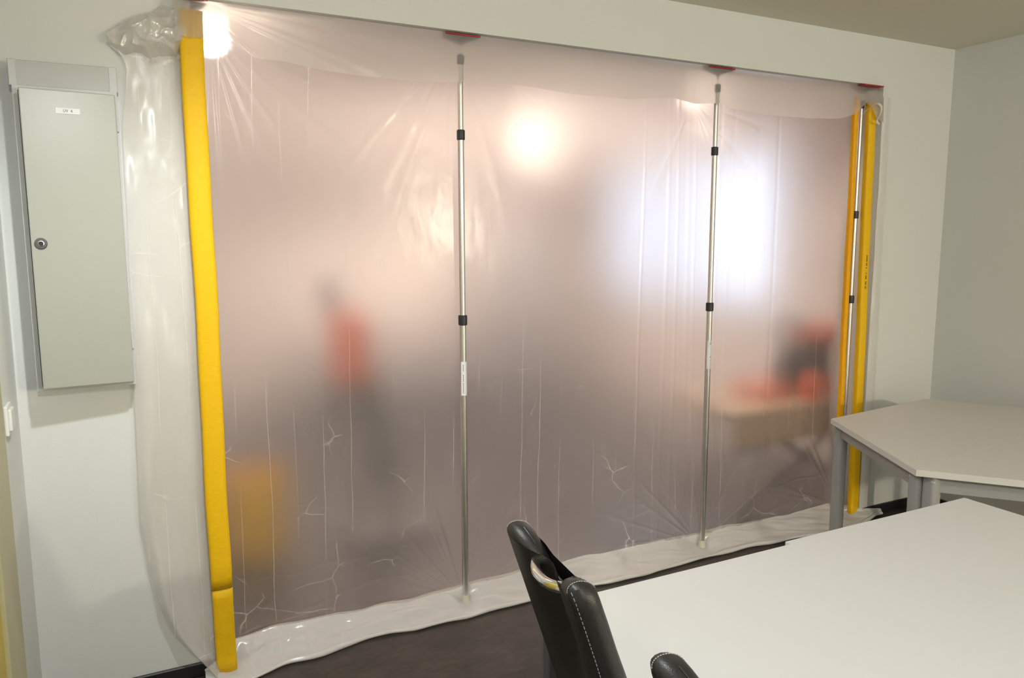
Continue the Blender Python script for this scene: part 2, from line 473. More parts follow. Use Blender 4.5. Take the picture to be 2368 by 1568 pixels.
# window
w = thing('window_1', None, None, (BX1 + .07, (WY0 + WY1) / 2, WZ0), kind='structure')
t = 0.06
x0, x1 = BX1 + .04, BX1 + .10
bm = bmesh.new()
box(bm, x0, x1, WY0, WY1, WZ0, WZ0 + t); box(bm, x0, x1, WY0, WY1, WZ1 - t, WZ1)
box(bm, x0, x1, WY0, WY0 + t, WZ0 + t, WZ1 - t); box(bm, x0, x1, WY1 - t, WY1, WZ0 + t, WZ1 - t)
obj('window_frame', bm, 'frame_white', w)
ym = (WY0 + WY1) / 2
mkbox('mullion', 'frame_white', w, x0, x1, ym - .04, ym + .04, WZ0 + t, WZ1 - t)
for a, b_ in ((WY0 + t, ym - .04), (ym + .04, WY1 - t)):
    mkbox('pane', 'glass', w, BX1 + .065, BX1 + .071, a, b_, WZ0 + t, WZ1 - t)
mkbox('window_sill', 'frame_white', w, BX1 - .06, BX1 + .04, WY0 - .04, WY1 + .04, WZ0 - .03, WZ0)

# baseboards
def baseb(name, x0, x1, y0, y1):
    bm = bmesh.new(); box(bm, x0, x1, y0, y1, 0, 0.052, 0.004, 1)
    return struct(name, bm, 'baseboard')
baseb('baseboard_back_left', XL_, XA - .03, WF - .014, WF)
baseb('baseboard_back_right', XB + .03, XR_, WF - .014, WF)
baseb('baseboard_right', XR_ - .014, XR_, YF, WF - .014)
baseb('baseboard_left', XL_, XL_ + .014, -0.51, WF - .014)

# door in the left wall (its frame edge shows at the picture's left rim)
d = thing('door_1', None, None, (XL_, -0.88, 0), kind='structure')
bm = bmesh.new()
box(bm, XL_, XL_ + .022, -0.760, -0.515, 0, 2.10, .004, 1)
box(bm, XL_, XL_ + .022, -1.385, -1.315, 0, 2.10, .004, 1)
box(bm, XL_, XL_ + .022, -1.315, -0.760, 2.03, 2.10, .004, 1)
obj('door_frame', bm, 'door_frame', d)
lf = mkbox('door_leaf', 'door_leaf', d, XL_, XL_ + .012, -1.315, -0.760, 0.005, 2.03)
hd = thing('door_handle', None, None, (XL_ + .012, -0.53, 1.05))
hd.parent = d; hd.matrix_parent_inverse = parent_world(d).inverted()
bm = bmesh.new(); box(bm, XL_ + .012, XL_ + .02, -1.015, -0.975, 0.93, 1.13, .003, 1)
obj('back_plate', bm, 'dark_metal', hd)
mktube('lever', 'dark_metal', hd, smoothpath([(XL_ + .018, -.995, 1.05), (XL_ + .05, -.995, 1.05), (XL_ + .06, -1.01, 1.05), (XL_ + .06, -1.105, 1.05)], 5), .009)

# ------------------------------------------------------------------ lamps
def lamp(label, x, y, zc, power, col, bulb, group, r=0.045, spot=None, drop=0.0, tilt=None, blend=0.6):  # one builder for the visible spots and the added lamps
    t_ = thing('ceiling_spot', label, 'lamp', (x, y, zc), group)
    mklathe('trim_ring', 'frame_white', t_, [(r + .006, zc - .001 - drop), (r + .022, zc - .001 - drop), (r + .024, zc - .006 - drop), (r + .008, zc - .012 - drop), (r + .002, zc - .004 - drop)], x, y, 28)
    bm = bmesh.new(); lathe(bm, [(0, zc - .014 - drop), (r * .55, zc - .012 - drop), (r, zc - .006 - drop), (r, zc + .0 - drop), (0, zc + .0 - drop)], x, y, 24)
    obj('bulb', bm, bulb, t_, True)
    if drop:
        mklathe('housing', 'frame_white', t_, [(r + .008, zc - .004 - drop), (r + .014, zc - .004 - drop), (r + .014, zc - .002), (0, zc - .002)], x, y, 24)
    if spot:
        l = bpy.data.lights.new('spot_light', 'SPOT'); l.spot_size = math.radians(spot); l.spot_blend = blend
    else:
        l = bpy.data.lights.new('point_light', 'POINT')
    l.energy = power; l.color = col; l.shadow_soft_size = r * 0.9
    lo = bpy.data.objects.new('light_source', l); C.objects.link(lo)
    lo.location = (x, y, zc - .035 - drop - r)
    if tilt: lo.rotation_euler = tilt
    lo.parent = t_; lo.matrix_parent_inverse = parent_world(t_).inverted()
    return t_

GF = 'added front room ceiling lamps'
lamp('added white ceiling spot above the wall cabinet, out of view', 0.62, -1.30, HC, 84, FRONT_COL, 'bulb_front', GF, spot=150)  # unseen lamp added for brightness, set where the cabinet's shadow points
lamp('added white ceiling spot in the front room beside the door, out of view', 0.45, -3.85, HC, 66, FRONT_COL, 'bulb_front', GF)  # unseen lamp added for brightness, set by the cabinet door's highlights
lamp('added warm fill lamp hanging low in the unseen rear of the front room', 3.9, -5.7, HC, 215, WARM_COL, 'bulb_fill', GF, drop=.75, r=.07)  # unseen fill lamp added to warm and lift ceiling and right wall
GB = 'warm spots behind the plastic sheet'
lamp('warm halogen spot glowing beside the tall yellow strip behind the sheet', 0.66, 0.30, BHC, 11, BACK_COL, 'bulb_back', GB, drop=.07)
lamp('warm halogen spot shining deep inside the back room', 3.36, 2.90, BHC, 2.6, BACK_COL, 'bulb_back', GB, drop=.05, r=.035)
lamp('warm halogen spot behind the sheet beside the second telescopic pole', 3.50, 0.98, BHC, 26, BACK_COL, 'bulb_soft', GB, spot=156, blend=.45)
for lx_, ly_, pw_, lb in ((0.35, 3.25, 12, 'added warm recessed spot in the far left corner of the back room'), (1.45, 3.25, 20, 'added warm recessed spot beside the low grey sideboard'),
                          (2.55, 3.25, 56, 'added warm recessed spot above the low grey sideboard'), (3.65, 3.25, 60, 'added warm recessed spot before the tall grey locker'),
                          (0.90, 0.80, 30, 'added warm recessed spot above the yellow bucket')):
    lamp(lb, lx_, ly_, BHC, pw_, BACK_COL, 'bulb_added', GB, spot=138 if ly_ > 2 else 75, blend=.2 if ly_ > 2 else .5)  # extra spots added to brighten far wall, floor and bucket

# ------------------------------------------------------------------ wall cabinet
cab = thing('wall_cabinet', 'grey beige electrical cabinet hanging on the white wall, marked UV 4', 'cabinet', (0.195, WF, 1.13))
FX0, FX1, FZ0, FZ1 = 0.054, 0.337, 1.128, 2.074
FY = -0.128
bm = bmesh.new()
tk = 0.014
box(bm, FX0, FX0 + tk, FY, WF, FZ0, FZ1); box(bm, FX1 - tk, FX1, FY, WF, FZ0, FZ1)
box(bm, FX0 + tk, FX1 - tk, FY, WF, FZ0, FZ0 + tk); box(bm, FX0 + tk, FX1 - tk, FY, WF, FZ1 - tk, FZ1)
box(bm, FX0 + tk, FX1 - tk, WF - .012, WF, FZ0 + tk, FZ1 - tk)
obj('body', bm, 'cab_frame', cab)
# door: hinged on its right edge and standing slightly ajar
ang = math.radians(-4.0)
hx, hy = 0.330, FY - 0.004
bm = bmesh.new()
box(bm, -0.2585, 0, -0.016, 0, 1.139, 2.062, .003, 2)
bmesh.ops.transform(bm, matrix=Matrix.Translation((hx, hy, 0)) @ Matrix.Rotation(-ang, 4, 'Z'), verts=bm.verts)
door = obj('door', bm, 'cab_door', cab)
MD = Matrix.Translation((hx, hy, 0)) @ Matrix.Rotation(-ang, 4, 'Z')
def on_door(name, bm, mat, parent, smooth=False):
    bmesh.ops.transform(bm, matrix=MD, verts=bm.verts)
    return obj(name, bm, mat, parent, smooth)
def ydisc(bm, x, z, prof, n=28):
    # lathe about the Y axis, prof: (r, y)
    b2 = bmesh.new(); lathe(b2, [(r, -y) for r, y in prof], 0, 0, n)
    bmesh.ops.transform(b2, matrix=Matrix.Translation((x, 0, z)) @ Matrix.Rotation(math.pi / 2, 4, 'X'), verts=b2.verts)
    me = bpy.data.meshes.new('t'); b2.to_mesh(me); b2.free(); bm.from_mesh(me); bpy.data.meshes.remove(me)
lx, lz = -0.232, 1.596
bm = bmesh.new(); ydisc(bm, lx, lz, [(0.0175, -.0155), (0.0175, -.019), (0.015, -.021), (0.0, -.021)]); lk = on_door('lock_plate', bm, 'lock_grey', door, False)
bm = bmesh.new(); ydisc(bm, lx, lz, [(0.0088, -.0205), (0.0088, -.024), (0.0066, -.0245), (0.0058, -.0215)]); on_door('lock_ring', bm, 'steel', door)
bm = bmesh.new(); ydisc(bm, lx, lz, [(0.0055, -.0208), (0.005, -.0222), (0.0, -.0222)]); on_door('lock_barrel', bm, 'black_plastic', door)
bm = bmesh.new(); box(bm, -0.166, -0.100, -.0178, -.0158, 1.992, 2.010, .0006, 1); lab = on_door('name_plate', bm, 'label', door)
def text_mesh(name, s, size, mat, parent, mtx, sx=1.0):
    cu = bpy.data.curves.new(name, 'FONT'); cu.body = s; cu.size = size; cu.align_x = 'CENTER'; cu.align_y = 'CENTER'; cu.extrude = 0.0002
    to = bpy.data.objects.new(name, cu)
    me = bpy.data.meshes.new_from_object(to)
    bpy.data.objects.remove(to); bpy.data.curves.remove(cu)
    me.transform(mtx @ Matrix.Diagonal((sx, 1, 1, 1)))
    me.name = name
    return link_mesh(name, me, mat, parent)
text_mesh('lettering', 'UV  4', 0.0135, 'ink', door, MD @ Matrix.Translation((-0.133, -.0181, 2.001)) @ Matrix.Rotation(math.pi / 2, 4, 'X'), 0.8)
# cover strip above the cabinet with taped ends
cv = mkbox('cable_cover', 'cab_cover', cab, FX0 - .006, FX1 + .002, FY + .006, WF, FZ1, 2.150, .002, 1)
for a, b_ in ((FX0 - .0075, FX0 + .014), (FX1 - .021, FX1 + .0035)):
    mkbox('end_cap', 'cab_frame', cab, a, b_, FY + .0045, WF, FZ1 - .001, 2.1515, .002, 1)
for z in (1.25, 1.95):
    mktube('hinge', 'cab_frame', cab, [(FX1 - .004, FY - .004, z), (FX1 - .004, FY - .004, z + .05)], .004, 8)

# ------------------------------------------------------------------ light switch
sw = thing('light_switch', 'white rocker light switch on the wall beside the door', 'switch', (XL_, -0.308, 1.084))
mkbox('plate', 'white_switch', sw, XL_, XL_ + .010, -0.352, -0.265, 1.040, 1.128, .003, 2)
mkbox('rocker', 'white_switch', sw, XL_ + .008, XL_ + .018, -0.340, -0.277, 1.052, 1.116, .004, 2)

# ------------------------------------------------------------------ telescopic poles
def pole(label, X, Y=0.0, ztop=2.414, sticker=None, head_w=0.15, foot=True, uc=2.007, front=.038):
    t_ = thing('telescopic_pole', label, 'pole', (X, Y, 0.012), 'telescopic poles clamping the plastic sheet')
    def cyl(name, mat, z0, z1, r, n=20, cham=0.0):
        return mklathe(name, mat, t_, [(0, z0), (r - cham, z0), (r, z0 + cham + 1e-4), (r, z1 - cham - 1e-4), (r - cham, z1), (0, z1)], X, Y, n)
    if foot:
        mklathe('foot', 'white_rubber', t_, [(0, .010), (.0215, .010), (.0205, .016), (.0175, .045), (.0165, .050), (0, .050)], X, Y, 24)
    cyl('lower_tube', 'alu', .046, 1.25, .0145)
    cyl('lower_collar', 'black_plastic', 1.247, 1.290, .0190, 24, .003)
    cyl('middle_tube', 'alu', 1.285, uc + .003, .0128)
    cyl('upper_collar', 'black_plastic', uc, uc + .041, .0168, 24, .003)
    cyl('upper_tube', 'alu', uc + .037, 2.305, .0108)
    cyl('top_collar', 'black_plastic', 2.302, 2.340, .0150, 24, .003)
    cyl('plunger_rod', 'steel', 2.335, 2.392, .0032, 12)
    mklathe('head_joint', 'red_plastic', t_, [(0, 2.376), (.010, 2.377), (.012, 2.381), (.007, 2.385), (.009, 2.395), (0, 2.396)], X, Y, 16)
    w2 = head_w / 2
    bm = bmesh.new()
    lo = [(-.02, -.016), (.02, -.016), (.02, .016), (-.02, .016)]; hi = [(-w2 * .93, -.024), (w2 * .93, -.024), (w2 * .93, .024), (-w2 * .93, .024)]
    zs = [(2.387, lo), (2.396, [(a * .55 + c_ * .45, b * .5 + d_ * .5) for (a, b), (c_, d_) in zip(lo, hi)]), (2.404, hi), (ztop - .005, hi)]
    rings = [[bm.verts.new((X + a, Y + b, z)) for a, b in P] for z, P in zs]
    for A, B in zip(rings[:-1], rings[1:]):
        for i in range(4):
            j = (i + 1) % 4; bm.faces.new((A[i], A[j], B[j], B[i]))
    bm.faces.new(rings[0][::-1]); bm.faces.new(rings[-1])
    obj('head_block', bm, 'dark_plastic', t_)
    mkbox('head_pad', 'red_plastic', t_, X - w2, X + w2, Y - front, Y + .029, ztop - .0055, ztop, .001, 1)
    if sticker:
        z0, z1, kind = sticker
        R_ = .0150
        # wraps the camera-facing half of the tube
        bm = bmesh.new(); n = 14
        a0, a1 = math.radians(205), math.radians(330)
        ra = [bm.verts.new((X + R_ * math.cos(a0 + (a1 - a0) * i / n), Y + R_ * math.sin(a0 + (a1 - a0) * i / n), z0)) for i in range(n + 1)]
        rb = [bm.verts.new((v.co.x, v.co.y, z1)) for v in ra]
        for i in range(n): bm.faces.new((ra[i], ra[i + 1], rb[i + 1], rb[i]))
        st = obj('sticker', bm, 'label', t_, True)
        def mark(name, mat, za, zb, aa, ab):
            bm = bmesh.new(); R2 = R_ + .0003
            A = [bm.verts.new((X + R2 * math.cos(a), Y + R2 * math.sin(a), z)) for a, z in ((aa, za), (ab, za), (ab, zb), (aa, zb))]
            bm.faces.new(A); obj(name, bm, mat, st)
        rnd = random.Random(4)
        if kind == 1:
            for za, zb in ((1.052, 1.082), (1.007, 1.042), (0.957, 1.000)):
                z = za
                while z < zb - .004:
                    h_ = rnd.uniform(.004, .008)
                    mark('print', 'ink', z, z + h_, math.radians(243), math.radians(251)); z += h_ + .0012
        else:
            # a bold dark C turned on its side, a red emblem dot, grey small print
            mark('print', 'ink', 1.078, 1.083, math.radians(262), math.radians(292))
            mark('print', 'ink', 1.083, 1.090, math.radians(262), math.radians(270))
            mark('print', 'ink', 1.083, 1.090, math.radians(284), math.radians(292))
            mark('print', 'red_ink', 1.013, 1.020, math.radians(266), math.radians(284))
            z = .965
            while z < 1.0:
                h_ = rnd.uniform(.003, .006); mark('print', 'cab_cover', z, z + h_, math.radians(268), math.radians(280)); z += h_ + .002
            mark('print', 'ink', .959, .962, math.radians(266), math.radians(276))
    return t_

pole('silver telescopic pole whose white sticker bears lines of black print', 1.580, sticker=(0.947, 1.093, 1))
pole('silver telescopic pole with a sticker showing a small red mark, beside the bluish window glow', 2.918, sticker=(0.956, 1.099, 2), head_w=.16)
pole('silver telescopic pole squeezed between two yellow foam rails near the corner tables', 3.932, head_w=.15, uc=1.714, front=.075)
pole('telescopic pole hidden behind the broad yellow foam rail next to the cabinet, red head showing', 0.588, Y=.012, head_w=.088, front=.158)

# ------------------------------------------------------------------ yellow foam rails
def rail(bm, x0, x1, y0, y1, z0, z1, lean=0.0, bulge=0.010, seed=1, flare=0.0):
    # rounded section swept up with slight waviness
    n = 28; nz_ = max(8, int((z1 - z0) / .04))
    cx, cy, hw, hd_ = (x0 + x1) / 2, (y0 + y1) / 2, (x1 - x0) / 2, (y1 - y0) / 2
    rings = []
    for k in range(nz_ + 1):
        z = z0 + (z1 - z0) * k / nz_
        wv = 0.0018 * math.sin(z * 5.1 + seed) + 0.001 * math.sin(z * 13 + 2 * seed)
        s = 1 + flare * (1 - k / nz_)
        ring = []
        for i in range(n):
            a = 2 * math.pi * i / n
            e = 0.42
            px = math.copysign(abs(math.cos(a)) ** e, math.cos(a)); py = math.copysign(abs(math.sin(a)) ** e, math.sin(a))
            ring.append(bm.verts.new((cx + hw * s * px + wv + lean * (z - z0), cy + hd_ * py - (bulge * (1 - px * px) if py < 0 else 0), z)))
        rings.append(ring)
    for A, B in zip(rings[:-1], rings[1:]):
        for i in range(n):
            j = (i + 1) % n; bm.faces.new((A[i], A[j], B[j], B[i]))
    bm.faces.new(rings[0][::-1]); bm.faces.new(rings[-1])

fr_ = thing('foam_rail', 'broad yellow foam rail pressed upright against the wall next to the cabinet', 'foam rail', (.58, -.085, 0.01), 'yellow foam rails sealing the sheet')
bm = bmesh.new(); rail(bm, .534, .608, -.105, -.068, .339, 2.36, seed=1, bulge=.004)
obj('upper_piece', bm, 'foam', fr_, True)
bm = bmesh.new(); rail(bm, .5365, .608, -.1035, -.068, .012, .341, seed=1.0, bulge=.004)
obj('lower_piece', bm, 'foam', fr_, True)

fr2 = thing('foam_rail', 'wide yellow foam rail with small dark print, upright by the corner tables', 'foam rail', (4.0, -.035, 0.01), 'yellow foam rails sealing the sheet')
bm = bmesh.new(); rail(bm, 3.971, 4.028, -.050, -.017, .55, 2.33, lean=-.020, seed=3, bulge=.003)
obj('upper_piece', bm, 'foam', fr2, True)
bm = bmesh.new(); rail(bm, 3.976, 4.038, -.053, -.016, .012, .565, lean=-.008, seed=3, bulge=.003)
obj('lower_piece', bm, 'foam', fr2, True)
for k, (za, zb) in enumerate(((1.478, 1.515), (1.455, 1.474), (1.442, 1.450), (1.412, 1.420), (1.382, 1.403), (1.352, 1.372), (1.330, 1.345))):
    z = za
    while z < zb - .002:
        mkbox('print', 'ink', fr2, 3.976, 3.983, -.0545, -.0533, z, min(zb, z + .0045)); z += .006
fr3 = thing('foam_rail', 'narrow orange yellow foam rail behind the thin pole near the corner tables', 'foam rail', (3.9, -.03, 0.01), 'yellow foam rails sealing the sheet')
bm = bmesh.new(); rail(bm, 3.892, 3.922, -.010, .016, .012, 2.36, lean=-.008, seed=5, bulge=.002)
obj('foam_strip', bm, 'foam_orange', fr3, True)

# ------------------------------------------------------------------ plastic sheet
sheet = thing('plastic_sheet', 'milky translucent plastic dust sheet closing the wide wall opening', 'plastic sheet', (2.3, 0.03, 0.0))
SY = 0.034
def fan(X, Z, cx, cz, k, amp, r0, r1, seed, up=True):
    dx, dz = X - cx, Z - cz
    r = np.sqrt(dx * dx + dz * dz) + 1e-6
    th = np.arctan2(dz, dx)
    f = np.clip((r - .03) / r0, 0, 1) * np.exp(-(r / r1) ** 2)
    rid = np.zeros_like(th)
    rs = np.random.RandomState(seed)
    for i in range(k):
        t0 = rs.uniform(0.12, math.pi - 0.12) * (1 if up else -1)
        wd = rs.uniform(.018, .05)
        rid += rs.uniform(.4, 1) * np.exp(-((th - t0) / wd) ** 2)
    return amp * f * rid
nu, nv = 880, 620
u = np.linspace(XA - .012, XB + .012, nu); v = np.linspace(2.417, 0.05, nv)
X, Z = np.meshgrid(u, v)
Y = np.full_like(X, SY)
Y += 0.006 * vnoise(X * 1.3, Z * 0.9, 3) + 0.0022 * vnoise(X * 5, Z * 2.2, 5)
Y += 0.0011 * vnoise(X * 17, Z * 6, 6) * np.clip(vnoise(X * 2.1, Z * 2.3, 8) + .3, 0, 1)
for cx, sd in ((1.58, 11), (2.918, 12)):
    Y -= fan(X, Z, cx, 0.02, 16, .0065, .12, .6, sd)
Y -= fan(X, Z, .62, .06, 9, .004, .12, .5, 15) + fan(X, Z, 3.96, .06, 12, .006, .12, .7, 16)
Y -= fan(X, Z, .64, 2.33, 20, .0045, .08, .75, 17, up=False)
Y -= fan(X, Z, 2.80, 2.26, 10, .003, .08, .6, 18, up=False) + fan(X, Z, 1.57, 2.40, 10, .003, .08, .55, 19, up=False)
# hanging folds around the second pole
rs = np.random.RandomState(2)
for x0 in (2.52, 2.66, 2.72, 2.79, 2.835, 2.99, 3.07, 3.22, 3.36):
    Y -= rs.uniform(.0015, .0035) * np.exp(-((X - x0 - .012 * np.sin(Z * 1.7 + x0 * 9)) / rs.uniform(.006, .016)) ** 2)
# near-horizontal crumples just above the floor
for i in range(9):
    z0 = rs.uniform(.06, .34); x0 = rs.uniform(.7, 3.7); ln = rs.uniform(.12, .3)
    zz = z0 + .05 * (X - x0) + .008 * np.sin((X - x0) * 22 + i)
    Y -= .0024 * np.exp(-((Z - zz) / .005) ** 2) * np.exp(-((X - x0) / ln) ** 4)
# crumpled patch near the top by the first pole
pm = np.exp(-((X - 1.32) / .26) ** 2 - ((Z - 2.0) / .22) ** 2)
Y += pm * .0003 * vnoise(X * 26 + Z * 9, Z * 24 - X * 5, 21)
panel = grid_mesh('panel', np.stack([X, Y, Z], -1), 'film', sheet, flip=True)

# top flap folded over the heads and hanging in front
FL = [(.520, 2.276), (.560, 2.268), (.608, 2.271), (.635, 2.285), (.655, 2.312), (.70, 2.300), (.738, 2.268), (.778, 2.239), (.883, 2.238), (1.024, 2.218), (1.188, 2.213), (1.398, 2.214), (1.672, 2.236), (1.856, 2.236), (2.069, 2.222), (2.372, 2.223), (2.615, 2.247), (2.744, 2.231), (2.904, 2.245), (2.969, 2.228), (3.223, 2.209), (3.5, 2.216), (3.711, 2.227), (3.823, 2.258), (3.878, 2.300), (3.905, 2.322), (3.93, 2.300), (3.955, 2.24), (4.012, 2.224)]
fx = np.array([a for a, b in FL]); fz = np.array([b for a, b in FL])
u = np.linspace(.520, 4.012, 760); edge = np.interp(u, fx, fz)
nv = 70
prof = []
for k in range(nv):
    s = k / (nv - 1)
    if s < .22:
        q = s / .22; yy = .034 - .064 * q; zz = np.full_like(u, 2.4165)
    else:
        q = (s - .22) / .78
        zz = 2.4165 + (edge - 2.4165) * q
        yy = -.030 - .018 * math.sin(q * math.pi * .5)
    prof.append((np.full_like(u, yy), zz, q if s >= .22 else 0.0))
P = np.zeros((nv, len(u), 3))
for k, (yy, zz, q) in enumerate(prof):
    P[k, :, 0] = u; P[k, :, 2] = zz
    P[k, :, 1] = yy + q * (0.006 * vnoise(u * 3, zz * 3, 31) + .003 * vnoise(u * 11, zz * 5, 32))
# long tension folds running out from the left head, and push the flap in front of the foam rail there
UX, UZ = P[:, :, 0], P[:, :, 2]
dn = np.clip((2.4165 - UZ) / .03, 0, 1)
P[:, :, 1] -= dn * fan(UX, UZ, .585, 2.415, 16, .009, .10, .75, 33, up=False)
sl = (2.405 - UZ) - .115 * (UX - .6)
P[:, :, 1] -= dn * .006 * np.exp(-(sl / .012) ** 2) * np.exp(-((UX - .9) / .5) ** 2)
lf_ = np.clip((.70 - UX) / .07, 0, 1); lf_ = lf_ * lf_ * (3 - 2 * lf_)
P[:, :, 1] -= lf_ * .075 * np.clip((2.4165 - UZ) / .03, 0, 1)
rf_ = np.clip((UX - 3.90) / .06, 0, 1); rf_ = rf_ * rf_ * (3 - 2 * rf_)
P[:, :, 1] -= rf_ * .030 * np.clip((2.4165 - UZ) / .03, 0, 1)
grid_mesh('top_flap', P, 'film_flap', sheet, flip=True)
# curled bright edge of the flap over the right-hand rail
def ribbon(name, path, wid, mat):
    path = smoothpath(path, 8); nn = len(path)
    P = np.zeros((nn, 7, 3))
    for i, p in enumerate(path):
        for j in range(7):
            s = (j - 3) / 3
            P[i, j] = (p.x + wid * .55 * s, p.y - .006 * (1 - s * s), p.z + wid * .5 * s)
    return grid_mesh(name, P, mat, sheet)
ribbon('flap_curl', [(3.85, -.082, 2.262), (3.885, -.086, 2.288), (3.92, -.088, 2.308), (3.952, -.090, 2.316), (3.972, -.092, 2.300), (3.970, -.092, 2.27), (3.955, -.090, 2.245), (3.947, -.088, 2.225), (3.97, -.086, 2.212)], .010, 'film_folded')

# side flap on the wall left of the rail
LE = [(2.335, .345), (2.285, .331), (2.237, .335), (2.175, .372), (2.106, .366), (1.98, .347), (1.685, .344), (1.098, .328), (.87, .325), (.636, .321), (.473, .339), (.305, .364), (.197, .401), (.116, .454), (.05, .505), (.012, .535)]
lz_ = np.array([a for a, b in LE])[::-1]; lx_ = np.array([b for a, b in LE])[::-1]
v = np.linspace(2.27, .010, 430); le = np.interp(v, lz_, lx_)
k5 = np.ones(9) / 9
le = np.convolve(np.pad(le, 4, 'edge'), k5, 'valid')
nu = 90; s = np.linspace(0, 1, nu)
P = np.zeros((len(v), nu, 3))
for i, z in enumerate(v):
    x1_ = .575
    xx = le[i] + (x1_ - le[i]) * s
    P[i, :, 0] = xx; P[i, :, 2] = z
    low = max(0, (.55 - z) / .55)
    bul = .010 + .022 * np.exp(-((s - .12) / .12) ** 2) * (1 if z < 1.9 else .6) * (.5 + .5 * math.sin(z * 2.1 + .5)) + low * .055 * np.exp(-((s - .25) / .3) ** 2)
    yy = WF - .004 - bul * (1 - s ** 6) - .005 * (1 + vnoise(xx * 12, np.full_like(xx, z * 4), 41)) * (1 - s ** 4) - .0012 * (1 + vnoise(xx * 40, np.full_like(xx, z * 12), 42)) * (1 - s ** 4)
    yy -= low * .012 * np.sin(s * 16 + z * 3) * (1 - s) * s * 3
    P[i, :, 1] = np.minimum(yy, WF - .004)
grid_mesh('side_flap', P, 'film_wall', sheet, flip=True)
# loose crumpled bunch at the top left corner
nu, nv = 170, 120
P = np.zeros((nv, nu, 3))
top = [(.318, 2.272), (.335, 2.298), (.43, 2.338), (.50, 2.378), (.56, 2.40), (.62, 2.412)]
bot = [(.318, 2.236), (.35, 2.215), (.38, 2.195), (.44, 2.185), (.52, 2.20), (.62, 2.275)]
tx = np.array(top); bx = np.array(bot)
for i in range(nv):
    q = i / (nv - 1)
    x = np.linspace(.318, .562, nu)
    zt = np.interp(x, tx[:, 0], tx[:, 1]); zb = np.interp(x, bx[:, 0], bx[:, 1])
    z = zt + (zb - zt) * q
    out_ = math.sin(math.pi * min(1, q * 1.08)) ** .7 * np.interp(x, [.318, .36, .45, .53, .562], [.02, .05, .075, .06, .035])
    cr = .016 * (1 - 2 * np.abs(vnoise(x * 11 + z * 8, z * 15, 51))) + .009 * (1 - 2 * np.abs(vnoise(x * 27 - z * 9, z * 29, 52))) + .004 * vnoise(x * 70, z * 60, 55)
    P[i, :, 0] = x + .006 * vnoise(z * 30, x * 9, 53)
    P[i, :, 1] = np.minimum(WF - .006 - out_ - cr, WF - .004)
    P[i, :, 2] = z + (.007 * vnoise(x * 25, np.full_like(x, q * 4), 54) + .005 * vnoise(x * 60, np.full_like(x, q * 6), 56))
grid_mesh('corner_bunch', P, 'film_bunch', sheet, flip=True)
# side flap right of the wide rail
v = np.linspace(2.36, .055, 220); s = np.linspace(0, 1, 26)
P = np.zeros((len(v), 26, 3))
for i, z in enumerate(v):
    x0_, x1_ = 4.030, 4.098 + .006 * math.sin(z * 2.0)
    P[i, :, 0] = x0_ + (x1_ - x0_) * s; P[i, :, 2] = z
    P[i, :, 1] = WF - .006 - .006 * np.sin(s * 3.1) - .002 * (1 + vnoise(s * 3, np.full_like(s, z * 8), 61))
grid_mesh('side_flap', P, 'film_folded', sheet, flip=True)

# gathered hem lying on the floor
nu, nv = 900, 60
u = np.linspace(.50, 4.19, nu)
P = np.zeros((nv, nu, 3))
wid = .095 + .022 * vnoise(u * 1.7, u * 0 + 2, 71) + .012 * vnoise(u * 6, u * 0 + 3, 72)
wid += .055 * np.exp(-((u - .62) / .12) ** 2) + .03 * np.exp(-((u - .9) / .1) ** 2) + .05 * np.exp(-((u - 3.75) / .25) ** 2)
hgt = .070 + .012 * vnoise(u * 2.3, u * 0 + 5, 73) + .006 * vnoise(u * 9, u * 0 + 7, 74)
hgt *= np.interp(u, [.50, .56, .75, 3.9, 4.19], [.25, .7, 1, .9, .35])
back = np.interp(u, [.50, .56, .60, 3.97, 4.02, 4.19], [WF - .02, WF - .02, .036, .036, WF - .02, WF - .02])
back = np.convolve(np.pad(back, 8, 'edge'), np.ones(17) / 17, 'valid')
for i in range(nv):
    q = i / (nv - 1)
    # drapes down off the panel, flares forward over the floor, ends in a rolled front edge tucked under
    if q < .68:
        a = q / .68 * math.pi / 2
        y = back - (wid + back) * (1 - math.cos(a)) ** .8
        z = hgt * (1 - math.sin(a)) + .010 + .014 * math.sin(a * 2) 
    else:
        a = (q - .68) / .32 * math.pi * 1.25
        rr_ = .009 + .004 * vnoise(u * 7, u * 0 + 9, 79)
        y = -wid - rr_ * np.sin(a) * 1.4; z = .011 + rr_ * np.cos(a) * 1.0
    f = math.sin(math.pi * min(1, q / .8))
    z = z + f * (.008 * vnoise(u * 4 + q * 5, u * 0 + q * 4, 75) + .005 * vnoise(u * 15 - q * 9, u * 0 + q * 8, 76) + .004 * vnoise(u * 45, u * 0 + q * 12, 77) * np.exp(-((u - .75) / .3) ** 2))
    y = y - f * .010 * vnoise(u * 9 + q * 3, u * 0 + q * 3, 80)
    for xf in (1.58, 2.918, 3.932, .588):
        m_ = np.exp(-((u - xf) / .05) ** 2)
        z = z * (1 - m_) + np.minimum(z, .014) * m_ if y.mean() < .012 else z
    P[i, :, 0] = u + .004 * vnoise(u * 12, u * 0 + q * 6, 78); P[i, :, 1] = y; P[i, :, 2] = np.maximum(z, .001)
grid_mesh('floor_hem', P, 'film_folded', sheet, flip=True)

